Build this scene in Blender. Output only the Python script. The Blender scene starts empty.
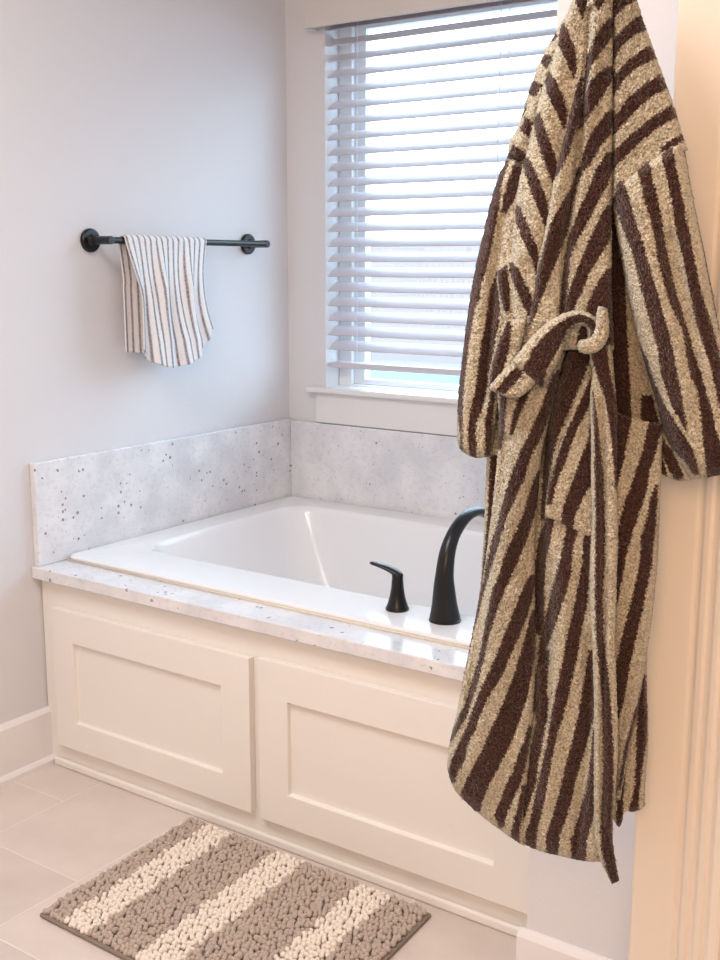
import bpy, bmesh, math, random
import numpy as np
from mathutils import Vector, Matrix, noise
C = bpy.context.scene
COL = C.collection
random.seed(4); RNG = np.random.default_rng(11)

# ---------------------------------------------------------------- camera
CAM = np.array([2.24601, -2.82305, 1.27912])
FW = np.array([-0.561634, 0.805695, -0.188207]); RT = np.array([0.820107, 0.572206, 0.002251]); UP = np.array([-0.109507, 0.153086, 0.982127])
F = 1126.28
cd = bpy.data.cameras.new('camera'); co = bpy.data.objects.new('camera', cd); COL.objects.link(co)
co.matrix_world = Matrix(((RT[0], UP[0], -FW[0], CAM[0]), (RT[1], UP[1], -FW[1], CAM[1]), (RT[2], UP[2], -FW[2], CAM[2]), (0, 0, 0, 1)))
cd.sensor_fit = 'HORIZONTAL'; cd.sensor_width = 36; cd.lens = 36 * F / 720; cd.clip_start = .02
C.camera = co
# ---------------------------------------------------------------- world and lights
w = bpy.data.worlds.new('daylight'); C.world = w; w.use_nodes = True
bg = w.node_tree.nodes['Background']; bg.inputs[0].default_value = (.66, .83, 1, 1); bg.inputs[1].default_value = 6.5
def area(name, loc, target, sx, sy, power, color, portal=False, spread=180):
    l = bpy.data.lights.new(name, 'AREA'); l.shape = 'RECTANGLE'; l.size = sx; l.size_y = sy; l.energy = power; l.color = color
    l.spread = math.radians(spread)
    o = bpy.data.objects.new(name, l); COL.objects.link(o); o.location = loc
    o.rotation_euler = (Vector(target) - Vector(loc)).to_track_quat('-Z', 'Y').to_euler()
    if portal: l.cycles.is_portal = True
    return o
area('window_portal', (.75, .12, 1.45), (.75, -1, 1.45), 1.2, 1.15, 1, (1, 1, 1), True)
area('ceiling_light', (.95, -2.3, 2.4), (.95, -2.3, 0), .9, .9, 21, (1, .985, .985))
area('vanity_light', (2.45, -3.6, 1.75), (1.8, -1.4, .9), .7, .7, 15, (1, .60, .34))
area('casing_warm_fill', (2.9, -3.4, 2.2), (1.5, -1.2, .8), .6, .6, 3, (1, .72, .48))  # added warm fill for the casing, stands for no known lamp
C.view_settings.view_transform = 'Standard'; C.view_settings.look = 'None'; C.view_settings.gamma = 1
C.view_settings.use_curve_mapping = False; C.view_settings.exposure = 0.43

# ---------------------------------------------------------------- helpers
def lin(*c): return tuple(((v / 255) / 12.92 if v / 255 <= .04045 else ((v / 255 + .055) / 1.055) ** 2.4) for v in c) + (1,)
def mat(name, col, rough=.5, bump=None, spec=.5, sheen=0, metal=0):
    m = bpy.data.materials.new(name); m.use_nodes = True; nt = m.node_tree; b = nt.nodes['Principled BSDF']
    b.inputs['Base Color'].default_value = col; b.inputs['Roughness'].default_value = rough
    b.inputs['Specular IOR Level'].default_value = spec; b.inputs['Sheen Weight'].default_value = sheen; b.inputs['Metallic'].default_value = metal
    if bump:
        sc, st, dist = bump
        tc = nt.nodes.new('ShaderNodeTexCoord'); n = nt.nodes.new('ShaderNodeTexNoise'); n.inputs['Scale'].default_value = sc; n.inputs['Detail'].default_value = 4
        bp = nt.nodes.new('ShaderNodeBump'); bp.inputs['Strength'].default_value = st; bp.inputs['Distance'].default_value = dist
        nt.links.new(tc.outputs['Object'], n.inputs['Vector']); nt.links.new(n.outputs['Fac'], bp.inputs['Height']); nt.links.new(bp.outputs[0], b.inputs['Normal'])
    return m
def nd(m, t, **kw):
    n = m.node_tree.nodes.new(t)
    for k, v in kw.items(): setattr(n, k, v)
    return n
def lk(m, a, b): m.node_tree.links.new(a, b)
def ramp(m, stops, mode='LINEAR'):
    r = nd(m, 'ShaderNodeValToRGB'); r.color_ramp.interpolation = mode; e = r.color_ramp.elements
    while len(e) < len(stops): e.new(.5)
    for i, (p, c) in enumerate(stops): e[i].position = p; e[i].color = c
    return r
def link(o, parent=None):
    COL.objects.link(o)
    if parent: o.parent = parent
    return o
def bmobj(name, bm, m, parent=None, smooth=False, bevel=0, seg=2):
    bmesh.ops.recalc_face_normals(bm, faces=bm.faces)
    me = bpy.data.meshes.new(name); bm.to_mesh(me); bm.free()
    for mm in (m if isinstance(m, (list, tuple)) else [m]): me.materials.append(mm)
    if smooth: me.polygons.foreach_set('use_smooth', [True] * len(me.polygons))
    o = link(bpy.data.objects.new(name, me), parent)
    if bevel:
        b = o.modifiers.new('bevel', 'BEVEL'); b.width = bevel; b.segments = seg; b.limit_method = 'ANGLE'; b.angle_limit = .6
    return o
def box(bm, x0, x1, y0, y1, z0, z1):
    v = [bm.verts.new((x, y, z)) for x in (x0, x1) for y in (y0, y1) for z in (z0, z1)]
    for f in ((0, 1, 3, 2), (4, 6, 7, 5), (0, 4, 5, 1), (2, 3, 7, 6), (0, 2, 6, 4), (1, 5, 7, 3)): bm.faces.new([v[i] for i in f])
def boxes(*bs):
    bm = bmesh.new()
    for b in bs: box(bm, *b)
    return bm
def tube(bm, pts, radii, n=20, squash=None, cap=True):
    pts = [Vector(p) for p in pts]; rings = []; up = Vector((0, 0, 1)); prev = None
    for i, p in enumerate(pts):
        t = (pts[min(i + 1, len(pts) - 1)] - pts[max(i - 1, 0)]).normalized()
        if prev is None:
            a = Vector((1, 0, 0)) if abs(t.x) < .9 else Vector((0, 1, 0))
            u = (a - t * a.dot(t)).normalized()
        else: u = (prev - t * prev.dot(t)).normalized()
        prev = u; v = t.cross(u); r = radii[i]; ra, rb = r if isinstance(r, tuple) else (r, r)
        rings.append([bm.verts.new(p + u * math.cos(2 * math.pi * k / n) * ra + v * math.sin(2 * math.pi * k / n) * rb) for k in range(n)])
    for a, b in zip(rings, rings[1:]):
        for k in range(n): bm.faces.new((a[k], a[(k + 1) % n], b[(k + 1) % n], b[k]))
    if cap: bm.faces.new(rings[0][::-1]); bm.faces.new(rings[-1])
def curve(pts, n):
    """Catmull-Rom through pts, n samples"""
    P = np.array(pts, float); seg = np.r_[0, np.cumsum(np.linalg.norm(np.diff(P[:, :], axis=0), axis=1))]; out = []
    Q = np.vstack([2 * P[0] - P[1], P, 2 * P[-1] - P[-2]])
    for s in np.linspace(0, seg[-1], n):
        i = min(max(np.searchsorted(seg, s) - 1, 0), len(P) - 2); t = (s - seg[i]) / max(seg[i + 1] - seg[i], 1e-9)
        a, b, c, d = Q[i], Q[i + 1], Q[i + 2], Q[i + 3]
        out.append(.5 * (2 * b + (c - a) * t + (2 * a - 5 * b + 4 * c - d) * t * t + (3 * b - a - 3 * c + d) * t ** 3))
    return np.array(out)
def lathe(bm, prof, cx, cy, n=32):
    rings = [[bm.verts.new((cx + r * math.cos(2 * math.pi * k / n), cy + r * math.sin(2 * math.pi * k / n), z)) for k in range(n)] for r, z in prof]
    for a, b in zip(rings, rings[1:]):
        for k in range(n): bm.faces.new((a[k], a[(k + 1) % n], b[(k + 1) % n], b[k]))
    bm.faces.new(rings[0][::-1]); bm.faces.new(rings[-1])
def empty(name, loc=(0, 0, 0)):
    o = link(bpy.data.objects.new(name, None)); o.location = loc; o.empty_display_size = .05; return o
def thing(o, label, cat, group=None):
    o['label'] = label; o['category'] = cat
    if group: o['group'] = group
    return o
def struct(o): o['kind'] = 'structure'; return o
def keep(o, root):   # parent a world-space mesh to a root that stands elsewhere
    o.parent = root; o.matrix_parent_inverse = Matrix.Translation(-Vector(root.location)); return o

# ---------------------------------------------------------------- materials
M_wall = mat('wall_paint', lin(222, 221, 224), .75, (160, .25, .002), .25)
M_trim = mat('trim_paint', lin(234, 231, 231), .38)
M_case = mat('casing_paint', lin(240, 232, 220), .38)
M_cab = mat('cabinet_paint', lin(239, 235, 229), .42)
M_black = mat('matte_black_metal', (.005, .005, .0055, 1), .3, spec=.45)
M_tub = mat('white_acrylic', lin(242, 243, 245), .12, spec=.5)
M_caulk = mat('caulk', lin(226, 216, 200), .6)
M_slat = mat('white_slat', lin(206, 202, 208), .45)
M_valance = mat('valance_white', lin(216, 212, 208), .45)
M_vinyl = mat('white_vinyl', lin(235, 238, 240), .35)
M_cord = mat('ladder_cord', lin(225, 225, 228), .8)
M_ceil = mat('ceiling_paint', lin(240, 238, 234), .8, (120, .2, .002), .2)
M_out = mat('grey_siding', lin(130, 114, 110), .8)
# glass
M_glass = bpy.data.materials.new('window_glass'); M_glass.use_nodes = True
nt = M_glass.node_tree; nt.nodes.clear(); o_ = nd(M_glass, 'ShaderNodeOutputMaterial'); tr = nd(M_glass, 'ShaderNodeBsdfTransparent'); gl = nd(M_glass, 'ShaderNodeBsdfGlossy')
tr.inputs[0].default_value = (.93, .985, 1, 1); gl.inputs['Roughness'].default_value = .02; mx = nd(M_glass, 'ShaderNodeMixShader'); mx.inputs[0].default_value = .06
lk(M_glass, tr.outputs[0], mx.inputs[1]); lk(M_glass, gl.outputs[0], mx.inputs[2]); lk(M_glass, mx.outputs[0], o_.inputs[0])
# granite
def granite(name):
    m = mat(name, (.7, .7, .7, 1), .16); b = m.node_tree.nodes['Principled BSDF']; tc = nd(m, 'ShaderNodeTexCoord')
    n1 = nd(m, 'ShaderNodeTexNoise'); n1.inputs['Scale'].default_value = 9; n1.inputs['Detail'].default_value = 6; lk(m, tc.outputs['Object'], n1.inputs['Vector'])
    base = ramp(m, [(.38, lin(218, 219, 224)), (.62, lin(236, 236, 239))]); lk(m, n1.outputs['Fac'], base.inputs[0])
    mp = nd(m, 'ShaderNodeMapping'); mp.inputs['Scale'].default_value = (1, 1, 1.3); mp.inputs['Rotation'].default_value = (.5, .6, .3); lk(m, tc.outputs['Object'], mp.inputs['Vector'])
    n2 = nd(m, 'ShaderNodeTexNoise'); n2.inputs['Scale'].default_value = 75; n2.inputs['Detail'].default_value = 5; n2.inputs['Roughness'].default_value = .7; lk(m, mp.outputs[0], n2.inputs['Vector'])
    r2 = ramp(m, [(.52, (0, 0, 0, 1)), (.66, (1, 1, 1, 1))]); lk(m, n2.outputs['Fac'], r2.inputs[0])
    m1 = nd(m, 'ShaderNodeMix', data_type='RGBA'); lk(m, base.outputs[0], m1.inputs['A']); m1.inputs['B'].default_value = lin(176, 174, 176)
    mm = nd(m, 'ShaderNodeMath', operation='MULTIPLY'); lk(m, r2.outputs[0], mm.inputs[0]); mm.inputs[1].default_value = .3; lk(m, mm.outputs[0], m1.inputs['Factor'])
    # sparse dark and garnet specks
    vo = nd(m, 'ShaderNodeTexVoronoi'); vo.inputs['Scale'].default_value = 85; lk(m, tc.outputs['Object'], vo.inputs['Vector'])
    nn = nd(m, 'ShaderNodeTexNoise'); nn.inputs['Scale'].default_value = 7; nn.inputs['Detail'].default_value = 2; lk(m, tc.outputs['Object'], nn.inputs['Vector'])
    rn = ramp(m, [(.42, (0, 0, 0, 1)), (.75, (1, 1, 1, 1))]); lk(m, nn.outputs['Fac'], rn.inputs[0])
    sep = nd(m, 'ShaderNodeSeparateColor'); lk(m, vo.outputs['Color'], sep.inputs[0])
    th = nd(m, 'ShaderNodeMath', operation='MULTIPLY_ADD'); lk(m, rn.outputs[0], th.inputs[0]); th.inputs[1].default_value = .26; lk(m, sep.outputs[0], th.inputs[2])
    gt = nd(m, 'ShaderNodeMath', operation='GREATER_THAN'); lk(m, th.outputs[0], gt.inputs[0]); gt.inputs[1].default_value = .97
    sz = nd(m, 'ShaderNodeMath', operation='MULTIPLY'); lk(m, sep.outputs[1], sz.inputs[0]); sz.inputs[1].default_value = .45
    lt = nd(m, 'ShaderNodeMath', operation='LESS_THAN'); lk(m, vo.outputs['Distance'], lt.inputs[0]); lk(m, sz.outputs[0], lt.inputs[1])
    an = nd(m, 'ShaderNodeMath', operation='MULTIPLY'); lk(m, gt.outputs[0], an.inputs[0]); lk(m, lt.outputs[0], an.inputs[1])
    sc = nd(m, 'ShaderNodeMath', operation='MULTIPLY'); lk(m, an.outputs[0], sc.inputs[0]); sc.inputs[1].default_value = .8
    spk = ramp(m, [(0, lin(92, 78, 84)), (.5, lin(150, 126, 120)), (1, lin(120, 120, 128))]); lk(m, sep.outputs[2], spk.inputs[0])
    m2 = nd(m, 'ShaderNodeMix', data_type='RGBA'); lk(m, m1.outputs['Result'], m2.inputs['A']); lk(m, spk.outputs[0], m2.inputs['B']); lk(m, sc.outputs[0], m2.inputs['Factor'])
    lk(m, m2.outputs['Result'], b.inputs['Base Color']); return m
M_granite = granite('speckled_white_granite')
# floor tile: 0.31 wide columns along x, 0.61 long along y, third offset
M_floor = mat('porcelain_tile', (.7, .6, .5, 1), .32)
def floor_nodes(m):
    b = m.node_tree.nodes['Principled BSDF']; tc = nd(m, 'ShaderNodeTexCoord'); sx = nd(m, 'ShaderNodeSeparateXYZ'); lk(m, tc.outputs['Object'], sx.inputs[0])
    def mt(op, a, bb=None):
        n = nd(m, 'ShaderNodeMath', operation=op)
        for i, v in enumerate((a, bb)):
            if v is None: continue
            if isinstance(v, (int, float)): n.inputs[i].default_value = v
            else: lk(m, v, n.inputs[i])
        return n.outputs[0]
    W, L = .308, .61
    xs = mt('DIVIDE', mt('SUBTRACT', sx.outputs[0], .21 - W * 20), W); col = mt('FLOOR', xs); fx = mt('FRACT', xs)
    ys = mt('DIVIDE', mt('ADD', mt('ADD', sx.outputs[1], 1.155 + L * 20), mt('MULTIPLY', mt('SUBTRACT', col, 19), .226)), L); fy = mt('FRACT', ys); row = mt('FLOOR', ys)
    dx = mt('MULTIPLY', mt('MINIMUM', fx, mt('SUBTRACT', 1, fx)), W); dy = mt('MULTIPLY', mt('MINIMUM', fy, mt('SUBTRACT', 1, fy)), L)
    dd = mt('MINIMUM', dx, dy); g = mt('LESS_THAN', dd, .0017)
    cmb = nd(m, 'ShaderNodeCombineXYZ'); lk(m, col, cmb.inputs[0]); lk(m, row, cmb.inputs[1]); wn = nd(m, 'ShaderNodeTexWhiteNoise'); lk(m, cmb.outputs[0], wn.inputs['Vector'])
    n1 = nd(m, 'ShaderNodeTexNoise'); n1.inputs['Scale'].default_value = 6; n1.inputs['Detail'].default_value = 8; n1.inputs['Roughness'].default_value = .65; lk(m, tc.outputs['Object'], n1.inputs['Vector'])
    s = mt('ADD', mt('MULTIPLY', wn.outputs['Value'], .22), mt('MULTIPLY', n1.outputs['Fac'], .75))
    r = ramp(m, [(.25, lin(208, 196, 188)), (.75, lin(228, 217, 209))]); lk(m, s, r.inputs[0])
    mx = nd(m, 'ShaderNodeMix', data_type='RGBA'); lk(m, g, mx.inputs['Factor']); lk(m, r.outputs[0], mx.inputs['A']); mx.inputs['B'].default_value = lin(236, 228, 220)
    lk(m, mx.outputs['Result'], b.inputs['Base Color'])
    bp = nd(m, 'ShaderNodeBump'); bp.inputs['Strength'].default_value = .4; bp.inputs['Distance'].default_value = .002
    lk(m, mt('MINIMUM', mt('MULTIPLY', dd, 300), 1), bp.inputs['Height']); lk(m, bp.outputs[0], b.inputs['Normal'])
floor_nodes(M_floor)
# terry cloth with woven stripes (stripe edge distance in the 'stripe' attribute)
def terry(name, cream, brown, soft=.7, fuzz=1.7, scale=400, strength=1.0, dist=.0026, sheen=.25, kdark=.56):
    m = mat(name, cream, .95, spec=.1, sheen=sheen); b = m.node_tree.nodes['Principled BSDF']; tc = nd(m, 'ShaderNodeTexCoord')
    at = nd(m, 'ShaderNodeAttribute', attribute_name='stripe')
    n = nd(m, 'ShaderNodeTexNoise'); n.inputs['Scale'].default_value = scale; n.inputs['Detail'].default_value = 3; lk(m, tc.outputs['Object'], n.inputs['Vector'])
    a = nd(m, 'ShaderNodeMath', operation='SUBTRACT'); lk(m, n.outputs['Fac'], a.inputs[0]); a.inputs[1].default_value = .5
    c = nd(m, 'ShaderNodeMath', operation='MULTIPLY_ADD'); lk(m, a.outputs[0], c.inputs[0]); c.inputs[1].default_value = fuzz * 4; lk(m, at.outputs['Fac'], c.inputs[2])
    mr = nd(m, 'ShaderNodeMapRange'); mr.inputs['From Min'].default_value = -soft; mr.inputs['From Max'].default_value = soft; lk(m, c.outputs[0], mr.inputs['Value'])
    # small tonal variation of the loops
    n2 = nd(m, 'ShaderNodeTexNoise'); n2.inputs['Scale'].default_value = scale * .9; n2.inputs['Detail'].default_value = 1.5; lk(m, tc.outputs['Object'], n2.inputs['Vector'])
    k = kdark
    rc = ramp(m, [(.36, tuple(v * k for v in cream[:3]) + (1,)), (.56, cream)]); lk(m, n2.outputs['Fac'], rc.inputs[0])
    rb = ramp(m, [(.38, tuple(v * .45 for v in brown[:3]) + (1,)), (.64, tuple(min(1, v * 1.35) for v in brown[:3]) + (1,))]); lk(m, n2.outputs['Fac'], rb.inputs[0])
    mx = nd(m, 'ShaderNodeMix', data_type='RGBA'); lk(m, mr.outputs[0], mx.inputs['Factor']); lk(m, rc.outputs[0], mx.inputs['A']); lk(m, rb.outputs[0], mx.inputs['B'])
    lk(m, mx.outputs['Result'], b.inputs['Base Color'])
    vo = nd(m, 'ShaderNodeTexVoronoi'); vo.inputs['Scale'].default_value = scale * .95; lk(m, tc.outputs['Object'], vo.inputs['Vector'])
    inv = nd(m, 'ShaderNodeMath', operation='SUBTRACT'); inv.inputs[0].default_value = 1; lk(m, vo.outputs['Distance'], inv.inputs[1])
    bp = nd(m, 'ShaderNodeBump'); bp.inputs['Strength'].default_value = strength; bp.inputs['Distance'].default_value = dist
    lk(m, inv.outputs[0], bp.inputs['Height']); lk(m, bp.outputs[0], b.inputs['Normal']); return m
M_robe = terry('brown_and_cream_terry', lin(220, 211, 188), lin(74, 46, 40))
M_towel = terry('striped_hand_towel', lin(238, 236, 236), lin(166, 158, 162), soft=.5, fuzz=.12, scale=420, strength=.5, dist=.0015, sheen=.1, kdark=.9)

# ---------------------------------------------------------------- room shell
AX = 1.465      # left edge of the pier at the right end of the tub
struct(bmobj('floor', boxes((-.1, 3.3, -4.3, .1, -.1, 0)), M_floor))
struct(bmobj('ceiling', boxes((-.1, 3.3, -4.3, .1, 2.44, 2.54)), M_ceil))
struct(bmobj('wall_left', boxes((-.1, 0, -4.3, .1, 0, 2.44)), M_wall))
WX0, WX1, WZ0, WZ1 = .147, 1.32, .885, 2.05
struct(bmobj('wall_back', boxes((0, WX0, 0, .14, 0, 2.44), (WX1, 3.2, 0, .14, 0, 2.44), (WX0, WX1, 0, .14, 0, WZ0), (WX0, WX1, 0, .14, WZ1, 2.44)), M_wall))
struct(bmobj('wall_pier', boxes((AX, 1.9, -1.19, 0, 0, 2.44)), M_wall))
struct(bmobj('wall_entry', boxes((1.74, 3.2, -1.42, -1.19, 0, 2.44)), M_wall))
struct(bmobj('wall_right', boxes((3.2, 3.3, -4.3, .1, 0, 2.44)), M_wall))
struct(bmobj('wall_front', boxes((-.1, 3.2, -4.3, -4.2, 0, 2.44)), M_wall))
# baseboards
def baseboard(name, a, b, h, t, axis, side):
    """profiled strip: axis 'y' runs along y at x=side; axis 'x' runs along x at y=side (towards -y)"""
    prof = [(0, 0), (t + .012, 0), (t + .012, .012), (t + .006, .019), (t, .021), (t, h - .012), (t - .005, h - .004), (t - .008, h), (0, h)]
    bm = bmesh.new(); ends = []
    for e in (a, b): ends.append([bm.verts.new((side + p, e, z) if axis == 'y' else (e, side - p, z)) for p, z in prof])
    n = len(prof)
    for k in range(n): bm.faces.new((ends[0][k], ends[0][(k + 1) % n], ends[1][(k + 1) % n], ends[1][k]))
    bm.faces.new(ends[0]); bm.faces.new(ends[1][::-1])
    return struct(bmobj(name, bm, M_trim))
baseboard('baseboard_left', -4.2, -1.0, .15, .014, 'y', 0)
baseboard('baseboard_pier', AX - .012, 1.742, .14, .014, 'x', -1.19)
# door casing at the outer corner, with a moulded outer band
def casing():
    y = -1.42; x0 = 1.739
    prof = [(x0, y), (x0, y - .013), (x0 + .003, y - .016), (x0 + .060, y - .0165), (x0 + .064, y - .0135), (x0 + .068, y - .014), (x0 + .073, y - .021), (x0 + .080, y - .0225),
            (x0 + .084, y - .019), (x0 + .089, y - .0205), (x0 + .094, y - .026), (x0 + .101, y - .0275), (x0 + .105, y - .024), (x0 + .109, y - .026), (x0 + .114, y - .031), (x0 + .124, y - .032), (x0 + .128, y - .029), (x0 + .128, y)]
    bm = bmesh.new(); e = [[bm.verts.new((px, py, z)) for px, py in prof] for z in (0, 2.15)]; n = len(prof)
    for k in range(n): bm.faces.new((e[0][k], e[0][(k + 1) % n], e[1][(k + 1) % n], e[1][k]))
    bm.faces.new(e[0]); bm.faces.new(e[1][::-1])
    return struct(bmobj('trim_1', bm, M_case, bevel=.0008, seg=2))
casing()
# outside: guessed neighbouring wall, added for the grey tone between the lower slats
struct(bmobj('wall_outside', boxes((-5, 4, 5.0, 5.2, -.5, 1.46)), M_out))
struct(bmobj('ground_outside', boxes((-6, 6, .3, 8, -.6, -.5)), M_out))

struct(bmobj('wall_tone_standin', boxes((-5, 4, 4.8, 5.0, -.5, .42)), mat('turquoise_tone_standin', lin(126, 152, 152), .7)))  # invented low wall, added for the cyan tone below the blind
# ---------------------------------------------------------------- window_1
win = struct(empty('window_1', ((WX0 + WX1) / 2, .1, WZ0)))
fr = boxes((WX0, WX0 + .05, .07, .13, WZ0, WZ1), (WX1 - .05, WX1, .07, .13, WZ0, WZ1), (WX0 + .05, WX1 - .05, .07, .13, WZ1 - .05, WZ1), (WX0 + .05, WX1 - .05, .07, .13, WZ0, WZ0 + .022))
keep(bmobj('window_frame', fr, M_vinyl, bevel=.003), win)
sa = boxes((WX0 + .05, WX0 + .09, .085, .115, WZ0 + .022, WZ1 - .05), (WX1 - .09, WX1 - .05, .085, .115, WZ0 + .022, WZ1 - .05), (WX0 + .09, WX1 - .09, .085, .115, WZ0 + .022, WZ0 + .04), (WX0 + .09, WX1 - .09, .085, .115, WZ1 - .085, WZ1 - .05))
keep(bmobj('window_sash', sa, M_vinyl, bevel=.002), win)
keep(bmobj('window_pane', boxes((WX0 + .09, WX1 - .09, .098, .102, WZ0 + .04, WZ1 - .085)), M_glass), win)
keep(bmobj('window_sill', boxes((.095, 1.37, -.035, .07, WZ0, WZ0 + .016)), M_trim, bevel=.005, seg=3), win)
keep(bmobj('sill_apron', boxes((.118, 1.35, -.014, 0, .79, WZ0)), M_trim, bevel=.002), win)

# ---------------------------------------------------------------- window blind
bl = empty('window_blind', (.73, .02, 1.95))
thing(bl, 'white horizontal slat blind with a plain valance hanging in the window above the tub', 'window blind')
vb = boxes((.112, 1.355, -.055, -.043, 1.957, 2.04), (.112, .124, -.043, 0, 1.957, 2.04), (1.343, 1.355, -.043, 0, 1.957, 2.04))
keep(bmobj('valance', vb, M_valance, bevel=.002), bl)
keep(bmobj('head_rail', boxes((WX0 + .006, WX1 - .006, .0, .05, 1.998, 2.035)), M_slat, bevel=.002), bl)
SY, SP, TILT = .03, .0447, math.radians(31)
sm = bmesh.new(); n = 8; sl = []
for s in (-1, 1):
    for th in (0, .0028):
        sl.append([sm.verts.new((s * (WX1 - WX0 - .016) / 2, -.0254 + .0508 * k / n, .0022 * math.sin(math.pi * k / n) + th)) for k in range(n + 1)])
for k in range(n):
    sm.faces.new((sl[0][k], sl[0][k + 1], sl[2][k + 1], sl[2][k])); sm.faces.new((sl[1][k], sl[3][k], sl[3][k + 1], sl[1][k + 1]))
    for a, b in ((0, 1), (2, 3)): sm.faces.new((sl[a][k], sl[b][k], sl[b][k + 1], sl[a][k + 1]))
for k in (0, n): sm.faces.new((sl[0][k], sl[2][k], sl[3][k], sl[1][k]))
z = 1.969; proto = None
while z > .995:
    if proto is None:
        s_ = bmobj('slat', sm, M_slat); proto = s_
    else: s_ = proto.copy(); COL.objects.link(s_)
    s_.parent = bl; s_.location = (0, SY - .02, z - 1.95); s_.rotation_euler = (TILT, 0, 0); z -= SP
keep(bmobj('bottom_rail', boxes((WX0 + .008, WX1 - .008, .012, .06, .962, .980)), M_slat, bevel=.003), bl)
for x in (.262, .73, 1.2):
    lc = bmesh.new()
    for y in (.006, .056): tube(lc, [(x, y, .975), (x, y, 1.97)], [.0011, .0011], 6)
    tube(lc, [(x + .012, .031, .975), (x + .012, .031, 1.97)], [.001, .001], 6)
    keep(bmobj('ladder_cord', lc, M_cord), bl)

# ---------------------------------------------------------------- tub surround
H = .53
cab = empty('tub_cabinet', (.73, -1.02, 0))
thing(cab, 'white painted shaker panel front boxing in the bathtub below the granite ledge', 'cabinet')
keep(bmobj('face_frame', boxes((.004, AX - .003, -1.02, -1.0, 0.0, H - .032)), M_cab, bevel=.001), cab)
def panel(x0, x1, z0, z1, rx0, rx1, rz0, rz1):
    f, b, r = -1.039, -1.0205, -1.028; bm = bmesh.new()
    def q(y, a, bb, c, d): return [bm.verts.new(v) for v in ((a, y, c), (bb, y, c), (bb, y, d), (a, y, d))]
    o, i, j, k = q(f, x0, x1, z0, z1), q(f, rx0, rx1, rz0, rz1), q(r, rx0 + .001, rx1 - .001, rz0 + .001, rz1 - .001), q(b, x0, x1, z0, z1)
    for a, c in ((o, i), (i, j), (o, k)):
        for t in range(4): bm.faces.new((a[t], a[(t + 1) % 4], c[(t + 1) % 4], c[t]))
    bm.faces.new(j); bm.faces.new(k)
    keep(bmobj('shaker_panel', bm, M_cab, bevel=.0018, seg=3), cab)
panel(.057, .706, .066, .432, .131, .622, .140, .350)
panel(.732, 1.399, .0625, .440, .813, 1.318, .140, .354)
keep(bmobj('base_shoe', boxes((.03, AX - .003, -1.032, -1.0205, 0, .022)), M_cab, bevel=.006, seg=3), cab)

dk = bmesh.new(); dv = [[dk.verts.new((x, y, z)) for x, y in q] for z in (H - .03, H) for q in (((.001, -1.047), (AX - .002, -1.047), (AX - .002, -.001), (.001, -.001)), ((.05, -.93), (1.41, -.93), (1.41, -.07), (.05, -.07)))]
for a, b in ((0, 1), (2, 3), (0, 2), (1, 3)):
    for k in range(4): dk.faces.new((dv[a][k], dv[a][(k + 1) % 4], dv[b][(k + 1) % 4], dv[b][k]))
thing(bmobj('granite_deck', dk, M_granite, bevel=.002), 'speckled white granite ledge framing the bathtub above the white panels', 'countertop')
thing(bmobj('backsplash', boxes((.001, .020, -1.037, -.001, H + .0005, H + .263)), M_granite, bevel=.0015), 'tall speckled granite backsplash on the left wall under the towel bar', 'backsplash')
thing(bmobj('backsplash', boxes((.0205, AX - .002, -.020, -.001, H + .0005, H + .258)), M_granite, bevel=.0015), 'tall speckled granite backsplash under the window behind the tub', 'backsplash')

# bathtub
def ring(x0, x1, y0, y1, r, z, n=14):
    pts = []
    for cx, cy, a in ((x1 - r, y1 - r, 0), (x0 + r, y1 - r, 90), (x0 + r, y0 + r, 180), (x1 - r, y0 + r, 270)):
        for k in range(n): t = math.radians(a + 90 * k / (n - 1)); pts.append((cx + r * math.cos(t), cy + r * math.sin(t), z))
    return pts
tb = bmesh.new()
specs = [(.024, 1.452, -.952, -.024, .02, H + .001), (.024, 1.452, -.952, -.024, .02, H + .010), (.028, 1.448, -.948, -.028, .02, H + .014), (.105, 1.385, -.797, -.100, .10, H + .013),
         (.112, 1.378, -.790, -.108, .10, H + .008), (.120, 1.372, -.782, -.116, .10, H - .006), (.150, 1.365, -.765, -.128, .11, H - .08), (.205, 1.35, -.745, -.150, .13, H - .20), (.29, 1.325, -.72, -.18, .14, H - .33),
         (.35, 1.29, -.69, -.21, .14, H - .385), (.42, 1.22, -.62, -.28, .13, H - .40), (.6, 1.0, -.5, -.4, .04, H - .402)]
rs = [[tb.verts.new(v) for v in ring(*s)] for s in specs]
for a, b in zip(rs, rs[1:]):
    for k in range(len(a)): tb.faces.new((a[k], a[(k + 1) % len(a)], b[(k + 1) % len(a)], b[k]))
tb.faces.new(rs[-1])
# underside shell
un = [[tb.verts.new(v) for v in ring(*s)] for s in [(.06, 1.40, -.92, -.08, .02, H + .001), (.075, 1.39, -.85, -.09, .1, H - .04), (.26, 1.36, -.77, -.14, .14, H - .40), (.4, 1.25, -.65, -.25, .13, H - .43)]]
for k in range(len(un[0])): tb.faces.new((rs[0][k], un[0][k], un[0][(k + 1) % len(un[0])], rs[0][(k + 1) % len(un[0])]))
for a, b in zip(un, un[1:]):
    for k in range(len(a)): tb.faces.new((a[k], b[k], b[(k + 1) % len(a)], a[(k + 1) % len(a)]))
tb.faces.new(un[-1][::-1])
tub = thing(bmobj('bathtub', tb, M_tub, smooth=True), 'glossy white drop-in bathtub set into the granite ledge', 'bathtub')
tub.modifiers.new('edge', 'WEIGHTED_NORMAL')
ck = bmesh.new(); tube(ck, [(.03, -.953, H + .002), (1.45, -.953, H + .002)], [.0032] * 2, 8)
ck_o = bmobj('caulk_line', ck, M_caulk, smooth=True); ck_o.parent = tub; ck_o['label'] = 'tan caulk bead along the front rim'

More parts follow.
